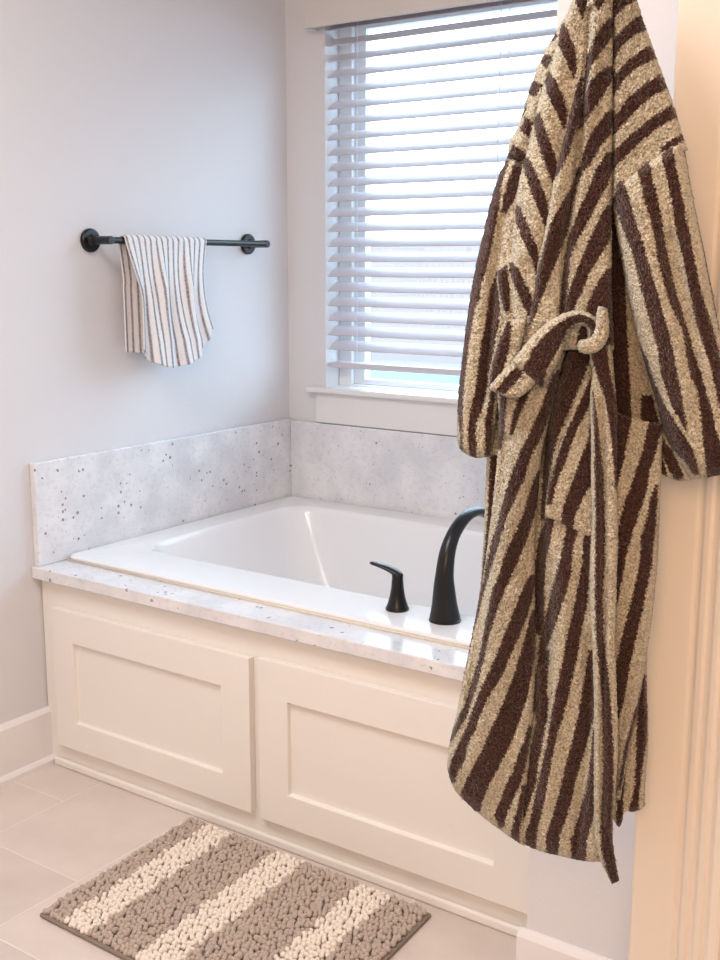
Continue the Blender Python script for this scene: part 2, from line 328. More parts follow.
# faucet spout and lever handle
sp = empty('tub_faucet', (1.094, -.857, H + .013)); thing(sp, 'tall curved matte black tub spout with a flared base, half behind the bathrobe', 'faucet')
bm = bmesh.new()
path = curve([(1.094, -.857, .543), (1.094, -.857, .552), (1.094, -.861, .60), (1.094, -.862, .64), (1.094, -.851, .69), (1.094, -.822, .728), (1.094, -.775, .752), (1.094, -.725, .755), (1.094, -.690, .743)], 34)
s_ = np.linspace(0, 1, 34); rad = np.interp(s_, [0, .03, .12, .3, .55, .8, 1], [.0325, .0325, .0265, .0195, .0150, .0135, .0135])
rad2 = np.interp(s_, [0, .03, .12, .3, .55, .8, 1], [.0325, .0325, .026, .019, .0145, .011, .0095])
tube(bm, path, list(zip(rad, rad2)), 28); keep(bmobj('spout_body', bm, M_black, smooth=True), sp)
bm = bmesh.new(); lathe(bm, [(.0, .5425), (.034, .5425), (.034, .5465), (.032, .5475), (0, .5475)], 1.094, -.857); keep(bmobj('base_ring', bm, M_black, smooth=False), sp)
hd = empty('lever_tap', (.970, -.85, H + .013)); thing(hd, 'small matte black lever tap on the tub rim, left of the tall spout', 'tap')
bm = bmesh.new(); lathe(bm, [(.0255, .5425), (.0255, .547), (.0215, .556), (.0165, .575), (.0135, .595), (.0122, .615), (.0125, .622), (.009, .627)], .970, -.85); keep(bmobj('handle_body', bm, M_black, smooth=True), hd)
bm = bmesh.new(); lp = curve([(.980, -.849, .620), (.968, -.851, .625), (.950, -.853, .632), (.925, -.857, .638), (.905, -.860, .6405)], 16)
t_ = np.linspace(0, 1, 16); tube(bm, lp, list(zip(np.interp(t_, [0, .15, .7, .93, 1], [.008, .0125, .0105, .008, .003]), np.interp(t_, [0, .15, .7, .93, 1], [.004, .007, .0042, .0032, .002]))), 18)
keep(bmobj('lever', bm, M_black, smooth=True), hd)

# ---------------------------------------------------------------- towel bar and towel
BX, BZ = .075, 1.337
tbar = empty('towel_bar', (0, -.5, BZ)); thing(tbar, 'matte black towel bar with round wall mounts on the left wall', 'towel bar')
for y in (-.812, -.197):
    bm = bmesh.new(); tube(bm, [(.001, y, BZ), (.010, y, BZ), (.013, y, BZ)], [.030, .030, .027], 32)
    mo = keep(bmobj('wall_mount', bm, M_black, bevel=.001), tbar)
    bm = bmesh.new(); tube(bm, [(.012, y, BZ), (.02, y, BZ), (.03, y, BZ), (.083, y, BZ)], [.016, .0115, .0105, .0105], 24); keep(bmobj('post', bm, M_black, bevel=.001), tbar)
bm = bmesh.new(); tube(bm, [(BX, -.820, BZ), (BX, -.205, BZ)], [.0085] * 2, 24); keep(bmobj('rod', bm, M_black, bevel=.001, smooth=False), tbar)
def hand_towel():
    nu, nf = 150, 150; verts = []; st = []
    R = .0125
    lf = lambda u: .255 + .085 * (math.sin(math.pi * min(max(u * 1.02 + .02, 0), 1)) ** .55) - .02 * u       # front drop
    lb = lambda u: .285 - .0 * u + .01 * math.sin(4 * u)
    for j in range(nf + 1):
        for i in range(nu + 1):
            u = i / nu; s = j / nf
            total_b, total_f = lb(u), lf(u); arc = math.pi * R; tot = total_b + arc + total_f; d = s * tot
            yb = -.770 + .300 * u
            if d < total_b: q = (total_b - d); x, zz, back = BX - R, BZ - q, 1
            elif d < total_b + arc: a = (d - total_b) / R; x, zz, back, q = BX - R * math.cos(a), BZ + R * math.sin(a), 0, 0
            else: q = d - total_b - arc; x, zz, back = BX + R, BZ - q, -1
            k = min(q / .30, 1.15); am = .010 * min(1, q / .12)
            if back == -1:
                y = yb + (.024 * min(1, k * 2) * (1 - u) ** 2) + u * (-.022 * math.sin(math.pi * min(k * 1.15, 1)) + .018 * k ** 4)
                x += am * (1.0 + .9 * math.sin(u * 17 + 2.2 * k + .6) + .5 * math.sin(u * 34 + 1)) + .012 * k
            elif back == 1:
                y = yb + .004 * k * 3 * (.5 - u); x += -am * (.7 + .6 * math.sin(u * 15 + 1)) - .004 * k
                y += .022 * min(1, k * 3) * (1 - u) + u * .03 * k
            else: y = yb; x += .0015 * math.sin(u * 40)
            verts.append((x, y, zz)); fr_ = (u * 14.5 + .25) % 1.0; st.append((.16 - abs(fr_ - .5)) * 8)
    idx = lambda j, i: j * (nu + 1) + i
    faces = [(idx(j, i), idx(j, i + 1), idx(j + 1, i + 1), idx(j + 1, i)) for j in range(nf) for i in range(nu)]
    me = bpy.data.meshes.new('hand_towel'); me.from_pydata(verts, [], faces); me.materials.append(M_towel)
    me.polygons.foreach_set('use_smooth', [True] * len(me.polygons)); a = me.attributes.new('stripe', 'FLOAT', 'POINT'); a.data.foreach_set('value', st)
    o = link(bpy.data.objects.new('hand_towel', me)); so = o.modifiers.new('thick', 'SOLIDIFY'); so.thickness = .0035; so.offset = 0
    return thing(o, 'white hand towel with thin grey stripes draped over the black bar', 'towel')
hand_towel()

# ---------------------------------------------------------------- bath rug
def rug():
    root = empty('bath_rug', (.54, -1.062, 0)); ang = math.radians(-.8); root.rotation_euler = (0, 0, ang)
    thing(root, 'shaggy taupe and cream striped bath mat on the tile floor in front of the tub', 'rug')
    LX, LY = .650, .445
    mb = mat('rug_backing', lin(140, 128, 118), .9, (300, .5, .001)); mt = mat('taupe_chenille', lin(194, 178, 166), .95, (500, .9, .002), .1, .3); mc = mat('cream_chenille', lin(246, 236, 224), .95, (500, .9, .002), .1, .3)
    b = bmesh.new(); box(b, -.007, LX + .007, -LY - .008, .007, .001, .009); [setattr(q.co, 'x', q.co.x - q.co.y * .07) for q in b.verts]; bmobj('backing', b, mb, root, bevel=.003)
    bounds = [.085, .20, .40, .52, .745, .865]
    bm = bmesh.new(); bmesh.ops.create_icosphere(bm, subdivisions=2, radius=1); base = np.array([v.co[:] for v in bm.verts]); tri = [[v.index for v in f.verts] for f in bm.faces]; bm.free()
    V, Fc, mi = [], [], []; sp_ = .0112; nx, ny = int(LX / sp_), int(LY / (sp_ * .9)); k = 0
    for j in range(ny + 1):
        for i in range(nx + 1):
            x = (i + .5 * (j % 2)) * LX / (nx + .5); y = -LY * j / ny; fx = x / LX + random.uniform(-.006, .006); band = sum(fx > q for q in bounds)
            x += random.uniform(-.003, .003); y += random.uniform(-.003, .003); x = min(max(x, .002), LX - .002); y = min(max(y, -LY + .002), -.002)
            r = random.uniform(.0055, .0064); hgt = random.uniform(.0056, .0074); a = random.uniform(0, math.pi); rx, ry = r * random.uniform(1.0, 1.18), r * random.uniform(.88, 1)
            P = base * (rx, ry, hgt); ca, sa_ = math.cos(a), math.sin(a); P = np.c_[P[:, 0] * ca - P[:, 1] * sa_, P[:, 0] * sa_ + P[:, 1] * ca, P[:, 2]]
            P[:, 0] += P[:, 2] * random.uniform(-.15, .15); P[:, 1] += P[:, 2] * random.uniform(-.15, .15)
            V.append(P + (x, y, .013 + random.uniform(-.002, .003))); Fc += [[t + k for t in f] for f in tri]; mi += [band % 2] * len(tri); k += len(base)
    V = np.vstack(V); V[:, 0] -= V[:, 1] * .07; me = bpy.data.meshes.new('pile'); me.from_pydata(V.tolist(), [], Fc); me.materials.append(mt); me.materials.append(mc)
    me.polygons.foreach_set('material_index', mi); me.polygons.foreach_set('use_smooth', [True] * len(mi))
    o = link(bpy.data.objects.new('pile', me), root); o['kind'] = 'stuff'
rug()

# ---------------------------------------------------------------- bathrobe
# The robe hangs in a vertical plane turned 10 degrees to the casing. Pattern-cutting coordinates are traced on that plane;
# w is the height of the cloth in front of it (metres).
RA = math.radians(10); RN = np.array([math.sin(RA), -math.cos(RA), 0]); RP = np.array([1.95, -1.452, 0.])
def to3d(x, y, w_):
    v = FW[None] + RT[None] * ((x - 360) / F)[:, None] + UP[None] * ((480 - y) / F)[:, None]
    t = ((RP + 0 * RN - CAM) @ RN + w_) / (v @ RN)
    return CAM + v * t[:, None]
def sdist(P, poly):
    """signed distance (inside positive) of points to polygon"""
    poly = np.array(poly, float); d = np.full(len(P), 1e9); ins = np.zeros(len(P), bool); n = len(poly)
    for i in range(n):
        a, b = poly[i], poly[(i + 1) % n]; e = b - a; L = e @ e
        if L < 1e-9: continue
        t = np.clip(((P - a) @ e) / L, 0, 1); q = P - a - t[:, None] * e; d = np.minimum(d, np.hypot(q[:, 0], q[:, 1]))
        c = (a[1] > P[:, 1]) != (b[1] > P[:, 1]); xi = a[0] + (P[:, 1] - a[1]) * e[0] / (e[1] if abs(e[1]) > 1e-9 else 1e-9); ins ^= c & (P[:, 0] < xi)
    return np.where(ins, d, -d)
def S(*rows):
    """stripe given as (y, left, right) rows"""
    return [(r[1], r[0]) for r in rows] + [(r[2], r[0]) for r in rows[::-1]]
def resample(pts, n):
    return curve(pts, n)
robe = empty('bathrobe', tuple(to3d(np.array([606.]), np.array([880.]), np.array([.03]))[0]))
thing(robe, 'brown and cream striped terry bathrobe hanging by its collar in front of the tub', 'bathrobe')
STEP = 1.35
def ridge_field(X, Y, ridges):
    w_ = np.zeros_like(X)
    P = np.c_[X, Y]
    for pts, amp, sig in ridges:
        pts = np.array(pts, float); d = np.full(len(P), 1e9)
        for a, b in zip(pts, pts[1:]):
            e = b - a; t = np.clip(((P - a) @ e) / (e @ e), 0, 1); q = P - a - t[:, None] * e; d = np.minimum(d, np.hypot(q[:, 0], q[:, 1]))
        w_ += 1.5 * amp * np.exp(-(d / sig) ** 2)
    return w_
def patch(name, L, R, wl, T=.022, r=9, stripes=(), ridges=(), top=None, bot=None, label=None, back=.010, fluff=.0010, material=None, parent=None, tilt=(0, 0)):
    """closed sheet of cloth between left edge L and right edge R (points top to bottom). wl: [(y, w)] base height."""
    L, R = np.array(L, float), np.array(R, float)
    h = max(np.linalg.norm(np.diff(L, axis=0), axis=1).sum(), np.linalg.norm(np.diff(R, axis=0), axis=1).sum()); nv = max(int(h / STEP), 6)
    Lp, Rp = resample(L, nv), resample(R, nv); wid = np.linalg.norm(Rp - Lp, axis=1).max(); nu = max(int(wid / STEP), 6)
    v = np.linspace(0, 1, nv)[:, None]; u = np.linspace(0, 1, nu)[None, :]
    G = Lp[:, None, :] * (1 - u)[..., None] + Rp[:, None, :] * u[..., None]
    for crv, row, side in ((top, 0, 0), (bot, nv - 1, 1)):
        if crv is not None:
            Cc = resample([tuple(L[0 if side == 0 else -1])] + list(crv) + [tuple(R[0 if side == 0 else -1])], nu); dlt = Cc - G[row]
            wv = ((1 - v) ** 3 if side == 0 else v ** 3); G = G + wv[..., None] * dlt[None]
    X, Y = G[..., 0].ravel(), G[..., 1].ravel()
    W_ = np.repeat(np.linalg.norm(Rp - Lp, axis=1), nu)
    U = np.tile(u.ravel(), nv); V_ = np.repeat(v.ravel(), nu)
    e = np.minimum(np.minimum(U, 1 - U) * W_, np.minimum(V_, 1 - V_) * h); pr = np.sqrt(np.clip(1 - (1 - np.clip(e / r, 0, 1)) ** 2, 0, 1))
    ys, ws = zip(*wl); wb = np.interp(Y, ys, ws) + tilt[0] * (1 - U) + tilt[1] * U
    d = np.full(len(X), -6.); P = np.c_[X, Y]
    for s in stripes: d = np.maximum(d, sdist(P, s))
    d = np.clip(d, -6, 6)
    edge = e < .5
    jit = RNG.normal(0, 1, (len(X), 3))
    wf = wb + T * pr + ridge_field(X, Y, ridges) + jit[:, 2] * fluff
    jx, jy = X + jit[:, 0] * .45, Y + jit[:, 1] * .45
    front = to3d(jx, jy, wf); backp = to3d(X, Y, wb - back * pr)
    N = len(X); verts = np.vstack([front, backp]); I = np.arange(N).reshape(nv, nu)
    f = np.stack([I[:-1, :-1], I[1:, :-1], I[1:, 1:], I[:-1, 1:]], -1).reshape(-1, 4); fb = f[:, ::-1] + N
    bd = np.concatenate([I[0, :-1], I[:-1, -1], I[-1, ::-1][:-1], I[::-1, 0][:-1]]); bn = np.roll(bd, -1)
    fe = np.stack([bd, bn, bn + N, bd + N], -1)
    faces = np.vstack([f, fb, fe])
    me = bpy.data.meshes.new(name); me.from_pydata((verts - np.array(robe.location)).tolist(), [], faces.tolist()); me.materials.append(material or M_robe)
    me.polygons.foreach_set('use_smooth', [True] * len(me.polygons))
    a = me.attributes.new('stripe', 'FLOAT', 'POINT'); a.data.foreach_set('value', np.r_[d, d])
    o = link(bpy.data.objects.new(name, me), parent or robe)
    if label: o['label'] = label
    return o

# --- back panel, seen in the gaps
patch('back_panel', [(590, -45), (575, 60), (560, 160), (520, 300), (490, 395), (487, 455), (484, 530), (481, 580), (476, 640), (490, 720), (540, 800)],
      [(618, -45), (630, 60), (645, 160), (655, 300), (664, 395), (661, 455), (659, 530), (656, 580), (647, 660), (648, 735), (644, 800)],
      [(-50, .012), (300, .002), (900, .002)], T=.008, r=5, back=.004, stripes=[
    S((205, 605, 623), (260, 605, 625), (330, 606, 627), (380, 608, 630), (420, 608, 632)), S((395, 641, 652), (425, 641, 660)),  # first strip paints the shade in the gap beside the sleeve brown
    S((455, 490, 498), (480, 489, 497), (500, 488, 495), (520, 487, 494), (540, 485, 491), (560, 483, 487), (600, 480, 484)),
    S((390, 500, 508), (420, 500, 507), (455, 499, 504))])
patch('back_hem', [(606, 640), (606, 700), (607, 760), (610, 813)], [(645, 640), (647, 700), (647, 745), (644, 780), (645, 806)], [(600, .008), (820, .012)], T=.012, r=5, back=.004, bot=[(619, 827), (625, 812), (634, 812)], stripes=[
    S((675, 640, 646), (700, 637, 647), (720, 637, 648), (740, 636, 647), (760, 636, 644), (780, 635, 641), (798, 632, 639), (812, 628, 639)),
    S((715, 632, 635), (740, 626, 630), (760, 622, 626), (780, 619, 625), (800, 617, 623), (830, 616, 623))])
# --- left sleeve
patch('sleeve', [(592, -45), (574, 0), (556, 32), (543, 55), (531, 85), (520, 122), (510, 142), (507, 158), (498, 178), (491, 200), (484, 230), (476, 265), (469, 305), (462, 360), (458, 400), (457, 432), (459, 448)],
      [(604, -45), (590, 0), (572, 40), (562, 70), (548, 105), (540, 140), (530, 165), (526, 200), (522, 240), (516, 290), (508, 340), (502, 380), (498, 410), (494, 435), (492, 455)],
      [(-50, .03), (60, .032), (200, .03), (460, .028)], T=.026, r=11, bot=[(466, 454), (478, 458)], stripes=[
    [(555, 32), (558, 36), (552, 43), (550, 40)], [(540, 62), (545, 54), (553, 56), (546, 70)], [(527, 94), (533, 81), (543, 85), (536, 97)], [(520, 117), (524, 106), (527, 108), (522, 118)],
    [(519, 130), (525, 117), (534, 122), (529, 138)], [(506, 158), (513, 143), (527, 155), (521, 163)],
    S((160, 506, 510), (165, 500, 508), (180, 490, 503), (200, 483, 500), (220, 480, 497), (240, 476, 493), (260, 472, 489), (280, 470, 483), (300, 467, 479), (310, 465, 475), (340, 460, 470), (370, 457, 466), (400, 456, 463), (430, 459, 462.5), (450, 460, 463)),
    S((161, 515, 522), (180, 508, 521), (200, 503, 515), (213, 501, 506)),
    S((270, 497, 499), (290, 490, 499), (310, 487, 500), (330, 484, 498), (350, 480, 494), (370, 478, 490), (390, 475, 487), (410, 470, 482), (425, 468, 476), (440, 468, 476), (459, 470, 477)),
    S((380, 490, 497), (400, 489, 495), (420, 485, 493), (450, 485, 491), (456, 485, 491))],
      ridges=[([(507, 158), (522, 162)], -.008, 3), ([(503, 215), (495, 270), (490, 330), (484, 400)], -.006, 5), ([(545, 60), (528, 110)], -.004, 4)], label='sleeve on the left, its cuff hanging beside the window')
# --- left front with downward-right stripes
patch('front_panel', [(592, -45), (573, 0), (560, 30), (552, 60), (540, 95), (533, 125), (526, 155), (519, 180), (516, 200), (512, 235), (506, 262), (497, 275), (500, 300), (505, 325)],
      [(612, -45), (592, 0), (590, 60), (584, 120), (576, 170), (566, 220), (556, 260), (548, 300), (545, 335)], [(-50, .045), (100, .055), (330, .052)], T=.024, r=10, stripes=[
    S((-20, 576, 590), (0, 575, 588), (10, 579, 586), (19, 581.5, 583)),
    S((23, 562, 564), (30, 559, 568), (45, 558, 574), (60, 566, 577), (72, 571, 576), (79, 572, 574)),
    S((70, 547, 549), (80, 544, 556), (95, 547, 563), (110, 555, 568), (120, 560, 567), (129, 563, 566)),
    S((113, 537, 539), (120, 533, 543), (135, 535, 548), (150, 540, 553), (160, 543, 557), (173, 549, 559), (186, 553, 556)),
    S((157, 521, 528), (165, 522, 532), (180, 527, 540), (200, 534, 547), (215, 541, 549), (229, 544, 547)),
    S((205, 515, 519), (220, 515, 526), (235, 520, 532), (250, 527, 538), (262, 533, 539), (277, 536, 539)),
    S((262, 509, 513), (270, 509, 519), (280, 512, 524), (295, 518, 532), (310, 525, 535), (320, 530, 534)),
    S((247, 499, 505), (258, 496, 506), (275, 497, 508), (295, 500, 510), (312, 504, 510))],
      ridges=[([(512, 240), (508, 275), (512, 320)], -.008, 5), ([(553, 60), (541, 100)], -.004, 4), ([(560, 60), (545, 160), (530, 250)], .006, 12)])
# --- right front with the lapel, upward-right stripes
C_st = [
    S((-25, 596, 614), (-5, 594, 609), (3, 595, 604), (9, 597, 600)), 
    S((18, 609, 614), (25, 603, 614), (35, 595, 613), (45, 592, 607), (55, 587, 599), (65, 584, 592), (80, 579, 588), (95, 573, 586), (110, 568, 584), (125, 565, 578), (140, 561, 573), (155, 559, 568), (165, 557, 563), (180, 551, 555)),
    S((66, 608, 615), (72, 599, 614), (80, 591, 613), (90, 587, 607), (100, 584, 600), (110, 582, 593), (120, 579, 587), (130, 577, 580)),
    S((110, 609, 614), (115, 604, 614), (125, 598, 613), (135, 590, 610), (145, 586, 602), (155, 582, 596), (165, 580, 590), (172, 577, 583), (180, 573, 579), (190, 569, 577), (200, 564, 574), (215, 554, 572), (230, 548, 568), (245, 544, 563), (260, 540, 557), (275, 536, 551), (290, 534, 545), (305, 531, 539), (325, 528, 532)),
    S((152, 607, 614), (160, 602, 614), (170, 596, 613), (185, 590, 608), (200, 583, 599), (215, 577, 592), (230, 571, 584), (240, 567, 577), (260, 564, 570), (280, 562, 569), (300, 560, 567), (330, 556, 562)),  # narrow lower end paints the darkness of a fold
    S((205, 607, 614), (212, 602, 614), (225, 596, 613), (240, 589, 610), (255, 583, 601), (270, 577, 591), (285, 571, 585), (300, 566, 578), (320, 560, 570), (340, 556, 564)),
    S((268, 608, 614), (275, 602, 614), (285, 596, 614), (300, 589, 614), (315, 584, 614), (345, 575, 614))]
patch('front_panel', [(594, -45), (584, 15), (580, 50), (575, 85), (568, 120), (562, 145), (556, 165), (550, 195), (545, 225), (538, 258), (533, 290), (526, 325), (522, 350)],
      [(614, -45), (613, 0), (613, 60), (613, 120), (613, 180), (612, 230), (612, 290), (614, 350)], [(-50, .055), (100, .066), (350, .062)], T=.022, r=8, stripes=C_st,
      ridges=[([(590, 10), (586, 60), (583, 100), (579, 140), (577, 175)], -.011, 3.5), ([(596, 20), (592, 70), (588, 120)], .004, 8), ([(577, 175), (569, 215), (564, 260), (562, 320)], -.008, 4), ([(572, 110), (556, 200), (540, 280)], .006, 9)], label='overlapping front with a folded collar')
# --- shoulder and right sleeve
patch('shoulder', [(612, -45), (612, 0), (611, 60), (611, 120), (611, 178), (612, 200)], [(622, -45), (637, 0), (643, 20), (652, 45), (661, 70), (669, 92), (677, 116), (683, 137), (688, 150)],
      [(-50, .045), (100, .060), (200, .062)], T=.022, r=10, bot=[(640, 175), (665, 160)], stripes=[
    S((-40, 611, 613), (-30, 611, 625), (-20, 611, 622)),
    [(609, -4), (639, -12), (640, -2), (626, 6), (614, 18), (609, 18)], [(637, 0), (640, 0), (645, 15), (642, 15)],
    [(632, 20), (643, 14), (647, 30), (635, 35), (622, 46), (613, 63), (608, 66), (608, 45), (620, 32)],
    [(640, 51), (650, 45), (657, 58), (640, 66), (625, 78), (613, 97), (608, 102), (608, 84), (622, 66)],
    [(650, 80), (660, 74), (669, 88), (650, 98), (635, 112), (613, 136), (608, 142), (608, 124), (630, 96)],
    [(655, 115), (671, 104), (678, 117), (660, 127), (640, 143), (620, 162), (607, 178), (607, 158), (630, 135)],
    [(660, 148), (668, 142), (684, 132), (686, 140), (672, 147), (662, 152)]],
      ridges=[([(612, -20), (611, 190)], -.010, 2.2)])
patch('sleeve', [(613, 182), (613, 205), (616, 230), (622, 262), (628, 295), (636, 330), (646, 368), (656, 400), (662, 425), (670, 445), (680, 462), (690, 477)],
      [(683, 138), (689, 175), (696, 212), (704, 250), (712, 290), (720, 332), (730, 380), (738, 430), (741, 474)], [(130, .052), (300, .052), (480, .045)], T=.045, r=18, back=.006,
      top=[(625, 174), (645, 158), (664, 146)], bot=[(700, 479), (720, 475)], stripes=[
    S((175, 617, 625), (183, 611, 624), (190, 610, 627), (200, 612, 630), (215, 618, 634), (230, 623, 639), (245, 629, 644), (260, 634, 648), (275, 638, 652), (290, 641, 657), (300, 644, 660), (330, 652, 668), (345, 657, 672), (360, 659, 675), (375, 661, 678), (390, 666, 681), (405, 671, 683), (420, 680, 686), (430, 684, 687)),
    S((285, 621, 625), (300, 619, 628), (315, 621, 630), (330, 625, 633), (345, 629, 640), (360, 634, 648), (375, 640, 652), (390, 646, 659), (405, 651, 665), (420, 656, 674), (435, 663, 684), (450, 673, 693), (460, 683, 696), (475, 694, 700)),
    S((160, 638, 647), (165, 635, 650), (180, 640, 653), (200, 644, 658), (220, 650, 662), (240, 655, 665), (260, 658, 669), (280, 663, 673), (300, 668, 679), (330, 682, 688), (345, 685, 692), (360, 687, 696), (375, 690, 702), (390, 697, 706), (410, 700, 712), (430, 702, 716), (450, 704, 723), (480, 707, 727)),
    S((144, 659, 672), (165, 664, 676), (180, 667, 679), (200, 671, 683), (220, 674, 687), (240, 678, 691), (260, 683, 695), (280, 687, 699), (300, 691, 704), (330, 698, 714), (350, 705, 719), (365, 710, 723), (400, 718, 731), (440, 726, 740), (480, 735, 742)),
    [(682, 138), (686, 138), (692, 178), (699, 213), (707, 250), (715, 290), (723, 330), (719, 330), (711, 290), (703, 250), (696, 213), (689, 178)]],
      ridges=[([(640, 200), (660, 300), (690, 400)], .008, 14), ([(668, 240), (690, 330), (700, 400)], -.006, 8), ([(625, 178), (664, 148)], -.006, 3)], label='wide right-hand sleeve hanging against the door casing')
patch('cuff_lining', [(659, 400), (661, 440), (661, 473)], [(690, 400), (700, 440), (712, 476)], [(390, .036), (480, .034)], T=.010, r=5, bot=[(672, 479), (685, 481)], stripes=[
    S((440, 658, 664), (450, 661, 672), (460, 664, 677), (470, 669, 682), (480, 675, 684)), S((455, 658, 662), (470, 659, 666), (480, 660, 668))])
# --- lower left front, wrapping under the belt
patch('skirt_panel', [(500, 350), (497, 385), (499, 420), (497, 460), (494, 490), (490, 525), (484, 570), (478, 605), (470, 645), (463, 680), (457, 712), (450, 742), (447, 768)],
      [(566, 350), (557, 385), (548, 425), (541, 460), (537, 510), (535, 560), (535, 610), (536, 660), (534, 710), (531, 760), (527, 805), (524, 846)],
      [(350, .045), (600, .052), (850, .05)], T=.030, r=12, bot=[(455, 790), (478, 813), (503, 832)], stripes=[
    S((360, 530, 540), (385, 522, 532), (400, 517, 527), (415, 513, 520), (435, 509, 513)), S((360, 500, 508), (395, 499, 507), (430, 499, 505), (450, 497, 501)),
    S((370, 556, 562), (385, 548, 556), (410, 540, 551), (425, 533, 546), (440, 526, 541), (450, 520, 534), (460, 517, 530), (475, 511, 526), (490, 506, 519), (505, 502, 512), (520, 498, 506), (540, 492, 500), (560, 487, 494), (580, 483, 488), (600, 478, 482), (625, 473, 476), (640, 468, 472), (680, 460, 463)),
    S((470, 538, 542), (480, 533, 541), (500, 527, 538), (515, 523, 535), (530, 516, 530), (545, 509, 525), (560, 503, 519), (575, 499, 512), (590, 492, 505), (605, 489, 499), (620, 486, 494), (640, 482, 488), (660, 478, 484), (680, 472, 479), (700, 466, 473), (720, 457, 465), (735, 450, 456), (745, 447, 450)),
    S((575, 530, 538), (590, 522, 534), (605, 516, 531), (620, 510, 526), (635, 504, 520), (650, 498, 513), (665, 492, 507), (680, 485, 500), (690, 480, 493), (700, 476, 487), (715, 471, 481), (730, 465, 475), (745, 458, 468), (760, 451, 465), (775, 447, 457), (783, 450, 455)),
    S((610, 532, 538), (640, 524, 535), (655, 520, 535), (670, 515, 533), (685, 510, 530), (700, 504, 527), (720, 495, 520), (735, 488, 515), (750, 482, 508), (765, 474, 500), (780, 466, 492), (795, 460, 485), (812, 472, 480)),
    S((725, 529, 533), (740, 524, 530), (755, 518, 528), (770, 513, 525), (785, 506, 520), (800, 500, 513), (815, 494, 507), (828, 499, 504)),
    S((785, 522, 531), (810, 517, 524), (830, 511, 520), (845, 511, 520))],
      ridges=[([(506, 440), (496, 520), (484, 600), (468, 700)], -.008, 5), ([(530, 440), (505, 540), (490, 660), (468, 770)], .006, 12), ([(532, 480), (528, 600), (524, 700)], -.005, 6), ([(515, 600), (500, 700), (484, 790)], .005, 12)], label='skirt of the front panel, flaring to the left at the hem')
# --- middle skirt
patch('skirt_panel', [(568, 345), (556, 385), (548, 425), (541, 470), (533, 520), (532, 580), (530, 640), (533, 700), (523, 760), (512, 820), (508, 834)],
      [(612, 345), (616, 400), (618, 460), (618, 540), (616, 620), (617, 700), (618, 760), (614, 810), (600, 862)], [(340, .036), (600, .044), (860, .044)], T=.026, r=12, bot=[(535, 849), (560, 856), (584, 861)], stripes=[
    S((335, 566, 600), (345, 564, 600), (360, 561, 590), (375, 558, 585), (390, 556, 578), (405, 553, 572), (420, 549, 566), (435, 545, 559), (460, 543, 552), (490, 542, 547), (520, 540, 545)),  # stripe whose lower end paints the dark fold groove
    S((515, 547, 556), (540, 538, 551), (560, 535, 546), (580, 533, 545), (600, 532, 545), (620, 531, 545), (635, 530, 541)),  # darkness of the fold groove painted brown, carried on by the next outline
    S((650, 542, 550), (660, 537, 549), (670, 536, 548), (690, 533, 547), (700, 532, 549), (720, 536, 547), (740, 532, 543), (760, 528, 539), (780, 526, 537), (800, 523, 531), (820, 516, 524), (838, 510, 518)),
    S((520, 567, 582), (530, 566, 578), (545, 563, 574), (560, 560, 572), (575, 556, 571), (590, 551, 567), (610, 547, 561), (625, 543, 556), (640, 540, 550), (655, 537, 544)),
    S((535, 584, 592), (545, 583, 591), (560, 582, 590), (580, 579, 589), (600, 575, 588), (620, 571, 584), (640, 566, 580), (660, 563, 577), (680, 558, 572), (700, 554, 568), (720, 550, 562), (740, 547, 556), (760, 543, 552), (780, 538, 548), (800, 534, 545), (820, 530, 540), (835, 525, 537), (852, 526, 536)),
    S((650, 589, 594), (660, 587, 594), (680, 584, 596), (700, 581, 596), (720, 577, 593), (740, 572, 588), (760, 567, 582), (780, 562, 576), (800, 557, 572), (820, 551, 566), (835, 546, 560), (858, 545, 558)),
    S((730, 593, 598), (740, 592, 598), (760, 590, 598), (780, 588, 597), (800, 583, 597), (820, 577, 593), (840, 571, 587), (864, 571, 586)),
    S((540, 618, 629), (600, 612, 620))],
      ridges=[([(545, 440), (540, 520), (538, 600), (541, 660)], -.016, 6), ([(549, 560), (549, 660), (547, 720)], -.006, 4), ([(565, 560), (560, 680), (545, 800)], .006, 10), ([(590, 640), (588, 740), (575, 850)], -.006, 7)], label='middle of the skirt below the pocket')
# --- right skirt
patch('skirt_panel', [(606, 440), (608, 480), (608, 540), (606, 620), (610, 690), (612, 745), (614, 800)],
      [(659, 448), (659, 490), (658, 535), (656, 580), (651, 625), (645, 665), (638, 710), (630, 745), (620, 800)], [(390, .028), (600, .034), (820, .030)], T=.024, r=10, stripes=[
    S((535, 622, 630), (548, 619, 628), (565, 616, 625), (580, 614, 622), (600, 611, 618), (625, 608, 612)),
    S((535, 643, 653), (548, 641, 653), (565, 639, 652), (580, 636, 649), (600, 631, 645), (620, 626, 640), (640, 621, 636), (660, 617, 631), (680, 615, 628), (700, 614, 624), (720, 613, 619)),
    S((685, 642, 646), (720, 632, 636), (750, 624, 628), (790, 617, 621))])
